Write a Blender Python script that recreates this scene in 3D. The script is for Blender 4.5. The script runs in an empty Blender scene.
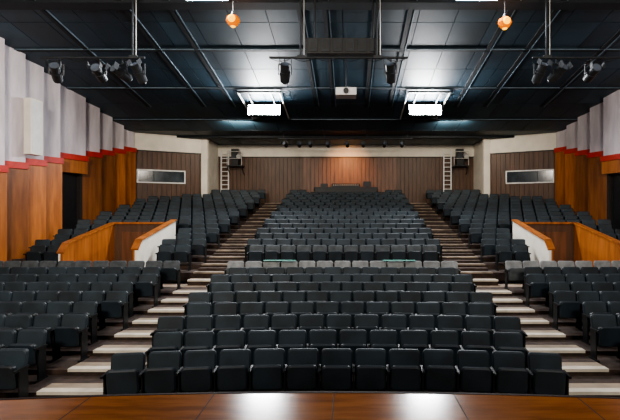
import bpy, math, random, bmesh
from mathutils import Vector, Matrix
random.seed(4)
sc = bpy.context.scene
try: sc.view_settings.look='AgX - Medium High Contrast'
except Exception: pass

# ---------------------------------------------------------------- materials
def mat(name, col, rough=0.6, var=0.0, scale=4.0, metal=0.0, stretch=(1,1,1), bump=0.0, spec=0.5, col2=None, emit=None, estr=0, sheen=0):
    m = bpy.data.materials.new(name); m.use_nodes = True
    nt = m.node_tree; b = nt.nodes['Principled BSDF']
    b.inputs['Base Color'].default_value = (*col, 1)
    b.inputs['Roughness'].default_value = rough
    b.inputs['Metallic'].default_value = metal
    b.inputs['Specular IOR Level'].default_value = spec
    tc = nt.nodes.new('ShaderNodeTexCoord'); mp = nt.nodes.new('ShaderNodeMapping')
    mp.inputs['Scale'].default_value = stretch
    nt.links.new(tc.outputs['Object'], mp.inputs['Vector'])
    n = nt.nodes.new('ShaderNodeTexNoise'); n.inputs['Scale'].default_value = scale
    n.inputs['Detail'].default_value = 5
    nt.links.new(mp.outputs['Vector'], n.inputs['Vector'])
    r = nt.nodes.new('ShaderNodeValToRGB')
    c2 = col2 if col2 else tuple(c*(1-var) for c in col)
    r.color_ramp.elements[0].position = 0.33; r.color_ramp.elements[1].position = 0.67
    r.color_ramp.elements[0].color = (*c2, 1)
    r.color_ramp.elements[1].color = (*(tuple(min(1,c*(1+var)) for c in col) if not col2 else col), 1)
    nt.links.new(n.outputs['Fac'], r.inputs['Fac'])
    nt.links.new(r.outputs['Color'], b.inputs['Base Color'])
    if bump:
        bp = nt.nodes.new('ShaderNodeBump'); bp.inputs['Strength'].default_value = bump
        nt.links.new(n.outputs['Fac'], bp.inputs['Height'])
        nt.links.new(bp.outputs['Normal'], b.inputs['Normal'])
    if emit:
        b.inputs['Emission Color'].default_value = (*emit, 1)
        b.inputs['Emission Strength'].default_value = estr
    return m

M_fab  = mat('seat_fabric', (0.016,0.027,0.035), 0.60, 0.45, 2.0, spec=0.45)
M_cush = mat('seat_cushion_fabric', (0.011,0.019,0.026), 0.52, 0.45, 2.0, spec=0.45)
M_arm  = mat('seat_plastic', (0.007,0.008,0.009), 0.5, 0.1, spec=0.3)
M_grey = mat('seat_grey_cover', (0.24,0.25,0.25), 0.75, 0.25, 5, spec=0.3)
M_grey2= mat('seat_grey_cover_dark', (0.075,0.085,0.09), 0.75, 0.3, 5, spec=0.3)  # darker grey than the main cover
M_green= mat('green_tape', (0.04,0.30,0.22), 0.6, 0.1)
M_carp = mat('dark_carpet', (0.045,0.027,0.019), 0.9, 0.4, 6)
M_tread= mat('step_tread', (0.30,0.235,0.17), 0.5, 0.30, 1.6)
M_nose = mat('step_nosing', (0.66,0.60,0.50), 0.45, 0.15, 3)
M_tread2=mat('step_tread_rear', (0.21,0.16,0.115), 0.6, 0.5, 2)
M_stage= mat('stage_wood', (0.42,0.135,0.026), 0.17, 0.3, 2.2, stretch=(1,6,1), bump=0.03, spec=0.42, col2=(0.24,0.070,0.013))
M_dark = mat('black_paint', (0.012,0.012,0.013), 0.5, 0.2)
M_seam = mat('stage_seam', (0.03,0.012,0.006), 0.7, 0.2, spec=0.2)
M_metal= mat('dark_metal', (0.03,0.034,0.038), 0.5, 0.2, metal=0.4)
M_alu  = mat('aluminium', (0.62,0.61,0.58), 0.45, 0.1, metal=0.2)
M_woods=[mat('wall_orange_wood_%d'%i, (0.46*k,0.155*k,0.032*k), 0.45, 0.3, 2, stretch=(3,3,0.35), col2=(0.27*k,0.082*k,0.017*k)) for i,k in enumerate((1.0,0.62,1.25))]
M_wood = M_woods[0]
M_red  = mat('red_trim', (0.50,0.030,0.018), 0.5, 0.15)
M_plas = mat('wall_plaster', (0.64,0.59,0.62), 0.8, 0.25, 0.9, stretch=(2,2,0.4), bump=0.1)
M_cream= mat('cream_paint', (0.84,0.79,0.68), 0.7, 0.06, 2)
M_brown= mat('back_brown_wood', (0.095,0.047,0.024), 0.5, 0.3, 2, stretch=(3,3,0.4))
M_glowdoorw = mat('back_glow_and_door_wood', (0.15,0.062,0.027), 0.45, 0.3, 2, stretch=(3,3,0.4))  # back brown made redder to carry the warm wall glow; doors share it
M_groove=mat('groove_dark', (0.02,0.013,0.01), 0.8, 0.1)
M_ceil = mat('ceiling_blue_board', (0.011,0.031,0.049), 0.55, 0.5, 0.5, stretch=(1.5,0.5,1))
M_ceil2= mat('ceiling_blue_board_light', (0.016,0.042,0.064), 0.55, 0.35, 0.6)
M_cdark= mat('ceiling_slot_dark', (0.004,0.008,0.012), 0.7, 0.1)
M_batt = mat('ceiling_batten_pale', (0.11,0.16,0.20), 0.5, 0.2)
M_glass= mat('booth_glass', (0.05,0.06,0.065), 0.12, 0.4, 1.5)
M_white= mat('white_frame', (0.8,0.8,0.78), 0.5, 0.05)
M_flood= mat('flood_lens', (1,1,1), 0.3, emit=(0.97,0.98,1.0), estr=120)
M_tube = mat('tube_lamp', (1,1,1), 0.3, emit=(0.8,0.9,1.0), estr=25)
M_bulb = mat('amber_bulb', (0.25,0.06,0.0), 0.8, emit=(1.0,0.22,0.0), estr=0.9, spec=0.0)
M_bulbc= mat('amber_bulb_core', (0.5,0.2,0.0), 0.8, emit=(1.0,0.48,0.02), estr=3.0, spec=0.0)
M_lens = mat('spot_lens', (0.10,0.12,0.15), 0.08, 0.1)
M_concrete = mat('hall_floor_board', (0.32,0.235,0.165), 0.6, 0.25, 3)

# ---------------------------------------------------------------- mesh builder
class MB:
    def __init__(s): s.v=[]; s.f=[]; s.m=[]; s.mats=[]
    def mi(s,m):
        if m not in s.mats: s.mats.append(m)
        return s.mats.index(m)
    def add(s,vs,fs,m,M=None):
        o=len(s.v); k=s.mi(m)
        for v in vs: s.v.append(tuple(M@Vector(v)) if M else tuple(v))
        for f in fs: s.f.append(tuple(i+o for i in f)); s.m.append(k)
    def box(s,x0,x1,y0,y1,z0,z1,m,M=None):
        vs=[(x0,y0,z0),(x1,y0,z0),(x1,y1,z0),(x0,y1,z0),(x0,y0,z1),(x1,y0,z1),(x1,y1,z1),(x0,y1,z1)]
        fs=[(0,3,2,1),(4,5,6,7),(0,1,5,4),(1,2,6,5),(2,3,7,6),(3,0,4,7)]
        s.add(vs,fs,m,M)
    def prism(s,poly,axis,a,b,m,M=None):
        def P(p,t):
            return {'x':(t,p[0],p[1]),'z':(p[0],p[1],t),'y':(p[0],t,p[1])}[axis]
        n=len(poly); vs=[P(p,a) for p in poly]+[P(p,b) for p in poly]
        fs=[tuple(range(n))[::-1],tuple(range(n,2*n))]+[(i,(i+1)%n,(i+1)%n+n,i+n) for i in range(n)]
        s.add(vs,fs,m,M)
    def cyl(s,p,q,r,m,r2=None,n=12,M=None):
        p=Vector(p);q=Vector(q); r2=r if r2 is None else r2
        d=(q-p).normalized(); a=d.orthogonal().normalized(); b=d.cross(a)
        vs=[];
        for c,rr in((p,r),(q,r2)):
            for i in range(n):
                t=2*math.pi*i/n; vs.append(c+a*rr*math.cos(t)+b*rr*math.sin(t))
        fs=[tuple(range(n))[::-1],tuple(range(n,2*n))]+[(i,(i+1)%n,(i+1)%n+n,i+n) for i in range(n)]
        s.add(vs,fs,m,M)
    def obj(s,name,smooth=False):
        me=bpy.data.meshes.new(name); me.from_pydata(s.v,[],s.f); 
        for m in s.mats: me.materials.append(m)
        me.polygons.foreach_set('material_index',s.m)
        me.update()
        bm=bmesh.new(); bm.from_mesh(me); bmesh.ops.recalc_face_normals(bm,faces=bm.faces); bm.to_mesh(me); bm.free()
        o=bpy.data.objects.new(name,me); sc.collection.objects.link(o)
        return o

EYE=3.15
NF=9; PF=0.83; YF=7.3; RF=0.0875
NR=16; PR=0.85; YR=15.7; RR=0.168; ZR=1.05
W=12.1
AIS0,AIS1=3.68,5.02
VX0,VX1,VY0,VY1=7.0,9.5,15.12,18.5
rowsF=[(YF+PF*i, RF*i) for i in range(NF)]
rowsR=[(YR+PR*j, ZR+RR*j) for j in range(NR)]
RC=44.0
def cur(x,j=9):
    k=min(1.0,0.15+j*0.17)
    return -k*max(0,abs(x)-3.6)**2/(2*RC)*2.0

# ---------------------------------------------------------------- floor
fb=MB()
fb.box(-W,W,-4.2,rowsF[0][0]-0.58,-0.3,0,M_concrete)
for i,(y,z) in enumerate(rowsF):
    y1 = y+PF-0.58 if i<NF-1 else VY0
    fb.box(-W,W,y-0.58,y1,-0.3,z,M_carp)
def curved(x0,x1,y0,z,m,j,yend):
    n=max(2,int(abs(x1-x0)/1.0)); xs=[x0+(x1-x0)*i/n for i in range(n+1)]
    for a,b in zip(xs,xs[1:]):
        fb.prism([(a,y0+cur(a,j)),(b,y0+cur(b,j)),(b,yend),(a,yend)],'z',z-0.3,z,m)
for j,(y,z) in enumerate(rowsR):
    y0=y-0.58
    if y0<VY1:
        y1=VY1 + 0.02
        for a,b in((-W,-VX1),(-VX0,VX0),(VX1,W)): curved(a,b,y0,z,M_carp,j,y1)
    else:
        ye=min(30.1,y0+3.0)
        if j==NR-1: ye=30.1
        n=24; xs=[-W+2*W*i/n for i in range(n+1)]
        for a,b in zip(xs,xs[1:]):
            ya,yb=y0+cur(a,j),y0+cur(b,j)
            if VX0-0.6<abs((a+b)/2)<VX1+0.6: ya,yb=max(ya,VY1+0.03),max(yb,VY1+0.03)
            fb.prism([(a,ya),(b,yb),(b,ye),(a,ye)],'z',z-0.3,z,M_carp)
fb.box(-W,W,15.0,30.1,-0.3,0.05,M_carp)
for s in(-1,1):
    a,b=sorted((s*VX0,s*VX1)); fb.box(a,b,VY0,VY1,-0.3,rowsF[-1][1],M_concrete)
fb.box(-W,W,rowsF[-1][0]+0.35,VY0-0.32,rowsF[-1][1],rowsF[-1][1]+0.012,M_concrete)
fb.obj('floor')

# ---------------------------------------------------------------- aisle stairs
for s in(-1,1):
    b=MB(); a0,a1=sorted((s*AIS0,s*AIS1))
    for k in range(2):
        y0=rowsF[0][0]-0.58-PF*(k+1)
        b.box(a0,a1,y0,y0+0.42,0,0.02,M_tread)
    def tread(y0,z,d=0.40,m=M_tread):
        b.box(a0,a1,y0-0.03,y0+d,z-0.03,z+0.018,m)
    for i,(y,z) in enumerate(rowsF):
        tread(y-0.58,z,0.36)
        b.box(a0,a1,y-0.58-0.035,y-0.58+0.13,z-0.03,z+0.026,M_nose)
    z=rowsF[-1][1]
    b.box(a0,a1,14.55,15.12,z,z+0.17,M_carp); b.box(a0,a1,14.52,14.85,z+0.15,z+0.19,M_tread)
    b.box(a0,a1,14.515,14.64,z+0.145,z+0.196,M_nose)
    for j,(y,z) in enumerate(rowsR):
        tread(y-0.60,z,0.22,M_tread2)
        if 0<j:
            b.box(a0,a1,y-0.60-0.40,y-0.60-0.03,z-RR,z-RR*0.5,M_carp)
    b.obj('aisle_stairs')

# ---------------------------------------------------------------- seats
def slab(w,h,t,r,rb=0.04,ins=0.022):
    pts=[]
    def arc(cx,cz,rr,a0,a1,n):
        for i in range(n+1):
            a=math.radians(a0+(a1-a0)*i/n); pts.append((cx+rr*math.cos(a),cz+rr*math.sin(a)))
    arc(w/2-r,h-r,r,0,90,4); arc(-w/2+r,h-r,r,90,180,4)
    arc(-w/2+rb,rb,rb,180,270,2); arc(w/2-rb,rb,rb,270,360,2)
    n=len(pts); vs=[]
    cz=h/2
    for yy,k in((0,1),(0.02,0),(t-0.02,0),(t,1)):
        for x,z in pts:
            sx=(w/2-ins)/(w/2) if k else 1; sz=(h/2-ins)/(h/2) if k else 1
            vs.append((x*sx,yy,cz+(z-cz)*sz))
    fs=[tuple(range(n)),tuple(range(3*n,4*n))[::-1]]
    for L in range(3):
        for i in range(n): fs.append((L*n+i,L*n+(i+1)%n,(L+1)*n+(i+1)%n,(L+1)*n+i))
    return vs,fs
backv,backf=slab(0.51,0.56,0.08,0.06)
backv=[(x,y+z*0.18,z+0.30) for x,y,z in backv]
cuv,cuf=slab(0.47,0.40,0.10,0.06,0.05)
cuv=[(x,y-0.13-z*0.14,z+0.28) for x,y,z in cuv]
def seat_parts(row,M,mback,mc):
    row.add(backv,backf,mback,M); row.add(cuv,cuf,mc,M)
    for sx in(-0.276,0.276):
        row.box(sx-0.020,sx+0.020,-0.22,0.10,0.58,0.615,M_arm,M)
        row.box(sx-0.012,sx+0.012,-0.12,0.08,0.03,0.58,M_arm,M)
        row.box(sx-0.020,sx+0.020,-0.20,0.12,0.0,0.03,M_arm,M)
    row.box(-0.275,0.275,-0.02,0.02,0.32,0.35,M_arm,M)
def make_row(y,z,xs,mback,mc,fn=None):
    if not xs: return
    r=MB()
    for x in xs:
        dy=fn(x) if fn else 0
        ang=math.atan((fn(x+0.1)-fn(x-0.1))/0.2) if fn else 0
        M=Matrix.Translation((x,y+dy,z))@Matrix.Rotation(ang,4,'Z')@Matrix.Rotation(random.uniform(-0.03,0.03),4,'X')
        seat_parts(r,M,mback,mc)
    return r.obj('theatre_seat_row')
P=0.552
cA=[(i-6)*P for i in range(13)]; cB=[(i-5.5)*P for i in range(12)]
sA=[5.34+i*P for i in range(11)]; sB=[5.34+P/2+i*P for i in range(10)]
def sec_y(x):
    ax=abs(x); return 27.0-(ax-8.5)*2/3.6 if ax>8.3 else 30
for i,(y,z) in enumerate(rowsF):
    g = (i==NF-1)
    sagF=lambda x,i=i:-(x*x)/(2*(24.0+i*4))
    c=cA if i%2==0 else cB; sx=sA if i%2==0 else sB
    make_row(y,z,c,M_grey if g else M_fab,M_grey2 if g else M_cush,sagF)
    make_row(y,z,sx,M_grey if g else M_fab,M_grey2 if g else M_cush)
    make_row(y,z,[-x for x in sx],M_grey2 if g else M_fab,M_cush)
for j,(y,z) in enumerate(rowsR):
    c=cB if j%2==0 else cA
    if j==NR-1: c=[x for x in c if abs(x)>2.4]
    sx=(sB if j%2==0 else sA+[sA[-1]+P])
    make_row(y,z,c,M_grey2 if j==0 else M_fab,M_cush)
    for s in(-1,1):
        fn=lambda x,j=j:cur(x,j)
        xs=[s*x for x in sx if not(y+cur(x,j)<18.98 and 6.62<x<9.85) and y+cur(x,j)<sec_y(x)-0.45]
        xs=[x for x in xs if abs(x)<11.35]
        make_row(y,z,xs,M_fab,M_cush,fn)
for x in(-1.95,1.75):
    b=MB(); y,z=rowsF[-1]; b.box(x-0.5,x+0.5,y-0.06,y+0.08,z+0.878,z+0.895,M_green); b.obj('reserved_tape_strip')

# ---------------------------------------------------------------- stage
def arcpts(R,yc,xm,n):
    return [(-xm+2*xm*i/n, yc+math.sqrt(R*R-(-xm+2*xm*i/n)**2)) for i in range(n+1)]
R=25; ZS=1.55
edge=arcpts(R,3.97-R,11.5,48)
st=MB()
poly=[(-11.5,-4),(11.5,-4)]+[(x,y-0.03) for x,y in edge[::-1]]
st.prism(poly,'z',ZS-0.06,ZS,M_stage)
poly=[(-11.5,-4),(11.5,-4)]+[(x,y-0.12) for x,y in edge[::-1]]
st.prism(poly,'z',0,ZS-0.06,M_dark)
for i in range(48):
    (x0,y0),(x1,y1)=edge[i],edge[i+1]
    st.prism([(x0,y0),(x1,y1),(x1,y1-0.035),(x0,y0-0.035)],'z',ZS-0.10,ZS+0.003,M_seam)
for k in range(-9,10):
    x=0.07+k*1.04
    ye=3.97-R+math.sqrt(R*R-x*x)-0.03
    st.box(x-0.004,x+0.004,-4,ye,ZS-0.01,ZS+0.0015,M_seam)
for y in(-2.0,0.4,2.8): st.box(-11.5,11.5,y-0.005,y+0.005,ZS-0.01,ZS+0.0015,M_seam)
st.obj('stage')

# ---------------------------------------------------------------- ceiling
CP=[(4.5,EYE+6.35),(13.4,EYE+6.33),(24.6,EYE+4.36),(30.3,EYE+4.36)]
def cz(y):
    for (a,za),(b,zb) in zip(CP,CP[1:]):
        if y<=b: return za+(zb-za)*(y-a)/(b-a)
    return CP[-1][1]
cb=MB()
poly=CP+[(30.3,EYE+7.2),(4.5,EYE+7.2)]
cb.prism(poly,'x',-W-0.2,W+0.2,M_ceil)
def strip(x0,x1,y0,y1,h,m,h0=0.0):
    ys=[y0]+[p[0] for p in CP if y0<p[0]<y1]+[y1]
    for a,b in zip(ys,ys[1:]):
        za,zb=cz(a)-h0,cz(b)-h0
        vs=[(x0,a,za+0.01),(x1,a,za+0.01),(x1,b,zb+0.01),(x0,b,zb+0.01),(x0,a,za-h),(x1,a,za-h),(x1,b,zb-h),(x0,b,zb-h)]
        cb.add(vs,[(0,3,2,1),(4,5,6,7),(0,1,5,4),(1,2,6,5),(2,3,7,6),(3,0,4,7)],m)
ycuts=[4.6,7.0,9.4,11.6,13.3,14.6,16.1,17.7,19.3,21.0,22.7,24.5,27.2,30.0]
xs_=[-12.0]
while xs_[-1]<12: xs_.append(xs_[-1]+1.2)
for a,b in zip(ycuts,ycuts[1:]):
    for x0,x1 in zip(xs_,xs_[1:]):
        strip(x0+0.012,x1-0.012,a+0.015,b-0.015,0.03,M_ceil2 if random.random()<0.25 else M_ceil)
for x in(-9.3,-6.7,-5.3,-1.35,-0.55,1.0,2.1,5.2,6.6,9.3):
    strip(x-0.07,x+0.07,12.6,21.3,0.06,M_cdark)
    strip(x+0.12,x+0.15,12.6,21.3,0.07,M_batt)
for y in(16.3,19.4,23.0):
    strip(-12,12,y-0.06,y+0.06,0.06,M_cdark)
    strip(-12,12,y-0.095,y-0.075,0.065,M_batt)
strip(-12,12,13.45,13.8,0.12,M_cdark)
strip(-12,12,26.2,26.5,0.15,M_cdark)
cb.obj('ceiling')

# ---------------------------------------------------------------- side walls
def side_wall(s):
    name='wall_left' if s<0 else 'wall_right'
    b=MB(); tr=MB(); wd=b
    a0,a1=sorted((s*(W+0.02),s*(W+0.4)))
    b.prism([(-4.2,-0.3),(25.2,-0.3),(25.2,cz(25.2)),(13.4,cz(13.4)),(4.5,cz(5)),(4.5,3.0),(-4.2,3.0)],'x',a0,a1,M_plas)
    cuts=[25.0,23.85,22.7,21.55,20.4,18.6]
    while cuts[-1]>6: cuts.append(cuts[-1]-1.0)
    for n,(y1,y0) in enumerate(zip(cuts,cuts[1:])):
        door = (n==4)
        zw=EYE+1.4+0.202*((y0+y1)/2-15.6)
        zb=-0.3; mw=M_woods[(n*2+(n//3))%3]
        poly=[(s*(W+0.03),y0),(s*(W-0.08),y0),(s*(W-0.46),y1-0.02),(s*(W+0.03),y1-0.02)]
        if not door:
            wd.prism(poly,'z',zb,zw,mw)
            g=[(s*(W-0.075),y0-0.005),(s*(W-0.10),y0-0.005),(s*(W-0.15),y0+0.10),(s*(W-0.11),y0+0.10)]
            wd.prism(g,'z',zb,zw,M_groove)
        else:
            wd.prism(poly,'z',EYE+1.62,zw,mw)
        poly=[(s*(W+0.03),y0-0.01),(s*(W-0.13),y0-0.01),(s*(W-0.52),y1-0.02),(s*(W+0.03),y1-0.02)]
        tr.prism(poly,'z',zw,zw+0.24,M_red)
        Pq=[(s*(W+0.03),y0),(s*(W-0.0),y0),(s*(W-0.38),y1-0.02),(s*(W+0.03),y1-0.02)]
        vs=[(x,yy,zw+0.24) for x,yy in Pq]+[(x,yy,cz(yy)+0.01) for x,yy in Pq]
        b.add(vs,[(3,2,1,0),(4,5,6,7),(0,1,5,4),(1,2,6,5),(2,3,7,6),(3,0,4,7)],M_plas)
    b.obj(name); tr.obj('trim_1' if s<0 else 'trim_2')
    d=MB(); y0,y1=18.62,20.38; zf=rowsR[5][1]
    x0,x1=sorted((s*(W-0.02),s*(W+0.015)))
    d.box(x0,x1,y0,y1,zf,EYE+1.60,M_dark)  # flat black sheet stands in for the shade inside the open doorway
    for yy in(y0+0.01,y1-0.08):
        p0,p1=sorted((s*(W-0.10),s*(W-0.02))); d.box(p0,p1,yy,yy+0.07,zf,EYE+1.60,M_groove)
    d.cyl((s*(W-0.05),y0+0.2,zf+1.0),(s*(W-0.05),y0+0.2,zf+1.3),0.02,M_alu)
    d.obj('door_1' if s<0 else 'door_2')
side_wall(-1); side_wall(1)

# ---------------------------------------------------------------- back wall
CZ=EYE+4.36
b=MB()
b.box(-9.2,9.2,30.05,30.35,0,CZ,M_groove)
x=-9.1
while x<9.1:
    glow = -3.1<x<3.2  # centre slats with the warm glow mixed into their colour
    b.box(x+0.008,x+0.252,30.0 if not glow else 29.97,30.06,3.4,EYE+3.53,M_glowdoorw if glow else M_brown); x+=0.26
b.obj('wall_back')
b=MB(); b.box(-9.2,9.2,29.93,30.06,EYE+3.53,CZ,M_cream); b.box(-9.2,9.2,29.90,30.06,EYE+3.50,EYE+3.55,M_dark); b.obj('trim_3')
for s in(-1,1):
    b=MB(); tb=MB()
    A=Vector((s*12.15,25.0,0)); B=Vector((s*8.5,27.0,0)); L=(B-A).length
    ex=(B-A).normalized(); ey=Vector((0,0,1)).cross(ex)
    if ey.y<0: ey=-ey
    Mx=Matrix(((ex.x,ey.x,0,A.x),(ex.y,ey.y,0,A.y),(0,0,1,0),(0,0,0,1)))
    b.box(0,L,0.05,0.3,0,CZ,M_groove,Mx)
    u=0.0
    while u<L-0.1:
        b.box(u+0.008,min(L,u+0.252),0,0.06,0,EYE+3.36,M_brown,Mx); u+=0.26
    r0,r1=sorted((s*8.5,s*8.8)); b.box(r0,r1,27.0,30.1,0,CZ,M_cream)
    b.obj('wall_back_left' if s<0 else 'wall_back_right')
    tb.box(0,L,-0.06,0.06,EYE+3.36,CZ,M_cream,Mx)
    tb.box(0,L,-0.08,0.06,EYE+3.33,EYE+3.38,M_dark,Mx)
    p0,p1=sorted((s*8.25,s*8.62)); tb.box(p0,p1,26.85,27.15,2.5,CZ,M_cream)
    tb.obj('trim_4' if s<0 else 'trim_5')
    w=MB(); u0,u1=0.55,3.05; z0,z1=4.75,5.38
    w.box(u0,u1,-0.02,0.02,z0,z1,M_glass,Mx)
    for q in((u0-0.05,u1+0.05,z0-0.07,z0),(u0-0.05,u1+0.05,z1,z1+0.07),(u0-0.05,u0+0.02,z0,z1),(u1-0.02,u1+0.05,z0,z1)):
        w.box(q[0],q[1],-0.07,0.03,q[2],q[3],M_white,Mx)
    for uu in(u0+(u1-u0)/3,u0+2*(u1-u0)/3): w.box(uu-0.015,uu+0.015,-0.04,0.03,z0,z1,M_dark,Mx)
    w.obj('window_1' if s<0 else 'window_2')

# ---------------------------------------------------------------- vomitory entrances
for s in(-1,1):
    b=MB()
    def zt(y): return 1.98+0.198*(y-15.4)
    for X,outer,inner in((VX0,M_cream,M_wood),(VX1,M_cream,M_wood)):
        for (o0,o1,m) in (((X-0.07,X,inner if X==VX1 else outer),(X,X+0.07,inner if X==VX0 else outer))):
            a,c=sorted((s*o0,s*o1))
            up=0.12 if X==VX0 else 0.0
            b.prism([(VY0,0.0),(VY1,0.0),(VY1,zt(VY1)+up),(VY0+0.3,zt(VY0+0.3)+up),(VY0,zt(VY0)+up-0.25)],'x',a,c,m)
        a,c=sorted((s*(X-0.12),s*(X+0.12)))
        b.prism([(VY0,zt(VY0)+up-0.25),(VY0+0.3,zt(VY0+0.3)+up),(VY1,zt(VY1)+up),(VY1,zt(VY1)+up+0.05),(VY0+0.28,zt(VY0+0.3)+up+0.05),(VY0-0.02,zt(VY0)+up-0.2)],'x',a,c,M_wood)
    a,c=sorted((s*VX0,s*VX1))
    b.box(a,c,VY1-0.02,VY1+0.06,0,zt(VY1)+0.03,M_brown)
    b.box(a,c,VY1-0.08,VY1+0.1,zt(VY1)-0.02,zt(VY1)+0.06,M_wood)
    m=(a+c)/2
    for k in(-1,1):
        d0,d1=sorted((m+k*0.01,m+k*0.85)); b.box(d0,d1,VY1-0.06,VY1-0.02,0.71,2.25,M_glowdoorw)
        b.cyl((m+k*0.1,VY1-0.1,1.6),(m+k*0.1,VY1-0.1,1.9),0.018,M_alu)
    b.obj('vomitory_entrance')

# ---------------------------------------------------------------- wall column speaker
s,yy=-1,16.75
b=MB(); x0,x1=sorted((s*(W-0.70),s*(W-0.42)))
b.prism([(x0,yy-0.32),(x1,yy-0.36),(x1,yy+0.3),(x0,yy+0.26)],'z',EYE+2.05,EYE+4.1,M_cream)
b.box(x1-0.02,x1+0.005,yy-0.27,yy+0.21,EYE+2.12,EYE+4.03,M_white)
for z in(EYE+2.4,EYE+3.7): b.box(-W,x0,yy-0.05,yy+0.05,z,z+0.06,M_metal)
b.obj('column_speaker')

# ---------------------------------------------------------------- flood lights in ceiling frames
for s in(-1,1):
    b=MB(); x0,x1=sorted((s*2.75,s*4.65))
    def fr(x0,x1,y0,y1,m):
        za,zb=cz(y0)-0.09,cz(y1)-0.09
        vs=[(x0,y0,za),(x1,y0,za),(x1,y1,zb),(x0,y1,zb),(x0,y0,za-0.08),(x1,y0,za-0.08),(x1,y1,zb-0.08),(x0,y1,zb-0.08)]
        b.add(vs,[(0,3,2,1),(4,5,6,7),(0,1,5,4),(1,2,6,5),(2,3,7,6),(3,0,4,7)],m)
    for xx in(x0,x1-0.09,x0+0.40,x1-0.49): fr(xx,xx+0.05,19.5,22.6,M_alu if xx in(x0,x1-0.09) else M_metal)
    fr(x0,x1,19.5,19.58,M_metal); fr(x0,x1,22.5,22.6,M_metal)
    FY=20.7; zc=cz(FY)-0.46
    for k in(-1,1):
        cxp=(x0+x1)/2+k*0.38
        T=Matrix.Translation((cxp,FY,zc))@Matrix.Rotation(math.radians(-14),4,'X')
        b.box(-0.36,0.36,-0.02,0.16,-0.25,0.25,M_metal,T)
        b.box(-0.36,0.36,-0.05,-0.02,-0.25,0.25,M_metal,T)
        b.box(-0.345,0.345,-0.056,-0.05,-0.235,0.235,M_flood,T)
        for q in range(5): b.box(-0.25+q*0.12,-0.23+q*0.12,0.16,0.24,-0.16,0.16,M_metal,T)
        for kk in(-1,1): b.cyl((cxp+kk*0.36,FY+0.1,zc),(cxp+kk*0.36,FY+0.1,cz(FY+0.1)-0.04),0.02,M_metal)
    b.obj('flood_light')

# ---------------------------------------------------------------- stage spotlights and bars
def spot_fixture(name,x,y,z,yaw=0,pitch=-35,sc_=1.0):
    b=MB()
    T=Matrix.Translation((x,y,z))@Matrix.Rotation(math.radians(yaw),4,'Z')@Matrix.Rotation(math.radians(pitch),4,'X')@Matrix.Scale(sc_,4)
    b.cyl((0,0.24,0),(0,-0.06,0),0.13,M_metal,0.15,16,T); b.cyl((0,-0.06,0),(0,-0.30,0),0.12,M_metal,0.14,16,T)
    b.cyl((0,-0.305,0),(0,-0.30,0),0.125,M_lens,None,16,T)
    b.cyl((0,0.24,0),(0,0.31,0),0.10,M_metal,0.05,16,T)
    Y=Matrix.Translation((x,y,z))@Matrix.Rotation(math.radians(yaw),4,'Z')@Matrix.Scale(sc_,4)
    for k in(-1,1): b.box(k*0.18-0.012,k*0.18+0.012,-0.025,0.025,-0.03,0.26,M_metal,Y)
    b.box(-0.192,0.192,-0.025,0.025,0.26,0.285,M_metal,Y)
    b.cyl((0,0,0.28),(0,0,0.43),0.022,M_metal,None,8,Y)
    for k in(-1,1): b.box(k*0.14-0.006+k*0.03,k*0.14+0.006+k*0.03,-0.42,-0.28,-0.1,0.1,M_metal,T)
    return b.obj(name)
D=13.0
def bar(x0,x1,y,z,drops):
    b=MB(); b.cyl((x0,y,z),(x1,y,z),0.035,M_metal)
    for xx in drops:
        b.cyl((xx,y,z),(xx,y,cz(y)-0.045),0.03,M_metal); b.cyl((xx+0.1,y,z),(xx+0.1,y,cz(y)-0.045),0.012,M_alu,None,6)
        b.box(xx-0.09,xx+0.14,y-0.05,y+0.05,z-0.03,z+0.06,M_metal)
    n=int((x1-x0)/0.6)
    for i in range(n):
        a=x0+(x1-x0)*i/n; c=x0+(x1-x0)*(i+1)/n; pts=[(a+(c-a)*t/4,y-0.04,z-0.02-0.10*math.sin(math.pi*t/4)) for t in range(5)]
        for p,q in zip(pts,pts[1:]): b.cyl(p,q,0.010,M_dark,None,5)
    b.obj('lighting_bar')
bar(-8.7,-5.7,D,7.55,(-6.05,)); bar(-2.1,1.9,D,7.55,(-1.2,1.0)); bar(5.5,9.2,D,7.55,(5.9,))
for x,yaw,p in((-8.25,20,-35),(-7.0,5,-20),(-6.35,-25,-20),(-5.85,-15,-50),(-1.65,10,-50),(1.4,-10,-50),(5.7,15,-50),(6.2,25,-30),(7.2,0,-20),(8.9,-15,-35)):
    spot_fixture('stage_spotlight',x,D,7.55-0.47,yaw,p)
b=MB()
b.box(-1.05,1.15,13.2,13.6,7.75,8.2,M_dark)
for k in range(6):
    b.box(-0.98+k*0.36,-0.72+k*0.36,13.17,13.2,7.8,8.15,M_metal)
    b.box(-0.93+k*0.36,-0.77+k*0.36,13.16,13.175,7.88,8.06,M_dark)
for xx in(-0.8,0.9): b.cyl((xx,13.3,8.2),(xx,13.3,cz(13.3)-0.04),0.03,M_metal)
b.obj('lighting_battens')
b=MB(); b.box(-0.25,0.45,15.2,15.8,7.05,7.3,M_alu); b.cyl((0.1,15.2,7.17),(0.1,15.08,7.17),0.09,M_dark); b.cyl((0.1,15.5,7.3),(0.1,15.5,cz(15.5)-0.04),0.03,M_metal)
b.box(-0.1,0.3,15.35,15.65,7.3,7.36,M_metal)
b.obj('ceiling_projector')
b=MB(); b.cyl((-3.8,25.5,7.19),(3.8,25.5,7.19),0.04,M_metal)
for xx in(-3.5,-1.2,1.2,3.5): b.cyl((xx,25.5,7.19),(xx,25.5,cz(25.5)-0.04),0.025,M_metal)
b.obj('rear_lighting_pipe')
for x in(-3.4,-2.6,-2.0,-1.0,0.1,1.0,2.2,3.2): spot_fixture('stage_spotlight',x,25.5,6.84,random.uniform(-20,20),-20,0.7)
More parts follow.
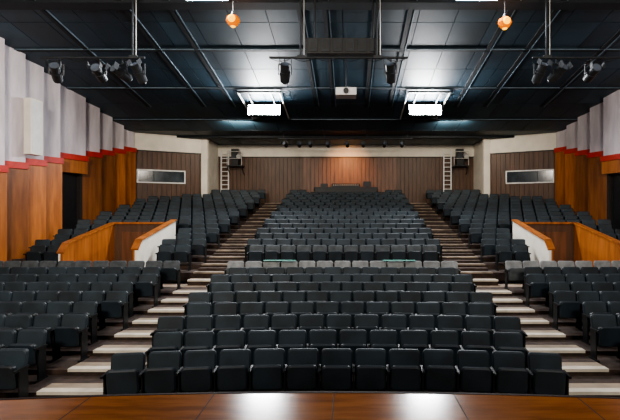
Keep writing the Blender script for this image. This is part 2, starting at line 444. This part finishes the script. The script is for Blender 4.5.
for x,z in((-3.15,8.64),(4.7,8.58)):
    b=MB(); b.cyl((x,D,z+0.2),(x,D,cz(D)-0.04),0.012,M_dark,None,6); b.cyl((x,D,z+0.10),(x,D,z+0.24),0.07,M_metal,0.035)
    T=Matrix.Translation((x,D,z))
    def lathe(prof,m):
        vs=[];fs=[]
        for r,zz in prof:
            for i in range(16): t=math.pi*i/8; vs.append((r*math.cos(t),r*math.sin(t),zz))
        for L in range(len(prof)-1):
            for i in range(16): fs.append((L*16+i,L*16+(i+1)%16,(L+1)*16+(i+1)%16,(L+1)*16+i))
        b.add(vs,fs,m,T)
    lathe([(0.06,-0.19),(0.13,-0.14),(0.20,-0.02),(0.16,0.08),(0.07,0.14)],M_bulb)
    lathe([(0.0,-0.22),(0.05,-0.21),(0.075,-0.185)],M_bulbc)
    b.cyl((x,D-0.17,z-0.02),(x,D-0.21,z-0.02),0.11,M_bulbc,0.07,14)
    b.obj('amber_pendant_lamp')
for x in(-3.9,3.9):
    b=MB(); y=12.95; z=9.28
    b.box(x-0.65,x+0.65,y-0.12,y+0.12,z,z+0.07,M_white)
    for q in(-0.06,0.06): b.cyl((x-0.6,y+q,z-0.03),(x+0.6,y+q,z-0.03),0.03,M_tube)
    for q in(-0.5,0.5): b.cyl((x+q,y,z+0.07),(x+q,y,cz(y)-0.04),0.012,M_metal,None,6)
    b.obj('fluorescent_light')

# ---------------------------------------------------------------- ladders & followspot platforms
for x in(-8.0,6.7):
    b=MB()
    for k in(-0.24,0.24): b.box(x+k-0.035,x+k+0.035,29.70,29.78,3.75,7.1,M_white)
    for i in range(11): b.cyl((x-0.24,29.75,3.95+i*0.29),(x+0.24,29.75,3.95+i*0.29),0.028,M_white,None,8)
    for z in(4.2,6.5):
        for k in(-0.24,0.24): b.cyl((x+k,29.75,z),(x+k,30.0,z),0.02,M_alu,None,8)
    b.obj('wall_ladder')
for x in(-7.25,7.5):
    b=MB(); b.box(x-0.5,x+0.5,29.2,29.93,6.0,6.06,M_metal)
    for k in(-0.47,0.47):
        b.cyl((x+k,29.23,6.0),(x+k,29.23,6.95),0.02,M_alu); b.cyl((x+k,29.23,6.0),(x+k,29.95,5.5),0.025,M_metal)
    for z in(6.5,6.95): b.cyl((x-0.47,29.23,z),(x+0.47,29.23,z),0.02,M_alu)
    b.box(x-0.25,x+0.2,29.4,29.8,6.1,7.15,M_dark); b.box(x-0.2,x+0.15,29.38,29.41,6.5,6.8,M_glass)
    b.cyl((x+0.3,29.55,6.85),(x+0.3,29.1,6.6),0.12,M_alu,0.15,14)
    b.cyl((x+0.3,29.6,6.06),(x+0.3,29.5,6.8),0.03,M_metal)
    b.obj('followspot_platform')

# ---------------------------------------------------------------- mixing desk
b=MB(); z=rowsR[-1][1]
b.box(-2.0,2.0,28.15,28.22,z-0.15,z+0.98,M_dark); b.box(-2.0,2.0,28.1,29.3,z+0.96,z+1.01,M_dark)
for k in(-2.0,1.95): b.box(k,k+0.05,28.15,29.3,z,z+0.98,M_dark)
b.prism([(28.3,z+1.01),(29.0,z+1.01),(29.0,z+1.28),(28.3,z+1.10)],'x',-0.9,0.9,M_dark)
for i in range(12): b.box(-0.8+i*0.14,-0.76+i*0.14,28.4,28.7,z+1.10,z+1.20,M_alu)
b.box(1.1,1.6,28.5,28.56,z+1.05,z+1.39,M_dark); b.box(1.3,1.4,28.5,28.65,z+1.01,z+1.07,M_dark)
b.box(-1.6,-1.15,28.45,28.8,z+1.01,z+1.25,M_dark)
b.obj('mixing_desk')

# ---------------------------------------------------------------- lights
def area(name,loc,target,power,sx_,sy_,col=(1,1,1),spread=180):
    l=bpy.data.lights.new(name,'AREA'); l.shape='RECTANGLE'; l.size=sx_; l.size_y=sy_; l.energy=power; l.color=col; l.spread=math.radians(spread)
    o=bpy.data.objects.new(name,l); sc.collection.objects.link(o); o.location=loc
    o.rotation_euler=(Vector(target)-Vector(loc)).to_track_quat('-Z','Y').to_euler(); return o
def spot(name,loc,target,power,ang,col,blend=0.8,rad=0.1):
    l=bpy.data.lights.new(name,'SPOT'); l.energy=power; l.color=col; l.spot_size=math.radians(ang); l.spot_blend=blend; l.shadow_soft_size=rad
    o=bpy.data.objects.new(name,l); sc.collection.objects.link(o); o.location=loc
    o.rotation_euler=(Vector(target)-Vector(loc)).to_track_quat('-Z','Y').to_euler(); return o
for s in(-1,1):
    area('flood_lamp',(s*3.7,20.5,cz(20.7)-0.6),(s*3.2,9,0),700,1.2,0.3,(0.97,0.98,1.0))
    area('tube_lamp',(s*3.9,12.9,9.2),(s*3.9,11.5,0),280,1.2,0.2,(0.96,0.96,1.0))
    area('stage_end_fill',(s*5,-1.0,8.0),(s*10,16,6),920 if s<0 else 600,2.5,1.0,(1.0,0.89,0.76),120)  # unseen area fill added behind the camera to light the hall
    area('rear_wall_fill',(s*5.5,23.0,cz(23)-0.3),(s*6.5,29,5.5),150,1.5,0.5,(1.0,0.9,0.76))  # added fill without a fixture, brightens the back wall
    ax=-3.15 if s<0 else 4.7
    spot('amber_lamp',(ax,D,8.95),(ax,D+0.3,9.6),40,140,(1,0.28,0.04),0.5,0.05)
spot('desk_spot_lamp',(0.1,26.7,7.0),(0.1,30,5.6),680,70,(1,0.46,0.18),1.0,0.15)

w=bpy.data.worlds.new('world'); sc.world=w; w.use_nodes=True
w.node_tree.nodes['Background'].inputs[0].default_value=(0.58,0.74,1.0,1)
w.node_tree.nodes['Background'].inputs[1].default_value=0.24

# ---------------------------------------------------------------- camera
cam=bpy.data.cameras.new('camera'); co=bpy.data.objects.new('camera',cam); sc.collection.objects.link(co)
co.location=(0.2,0,EYE); co.rotation_euler=(math.radians(90),0,0)
cam.sensor_width=36; cam.lens=450/620*36; cam.shift_x=-39/620; cam.clip_end=200
sc.camera=co
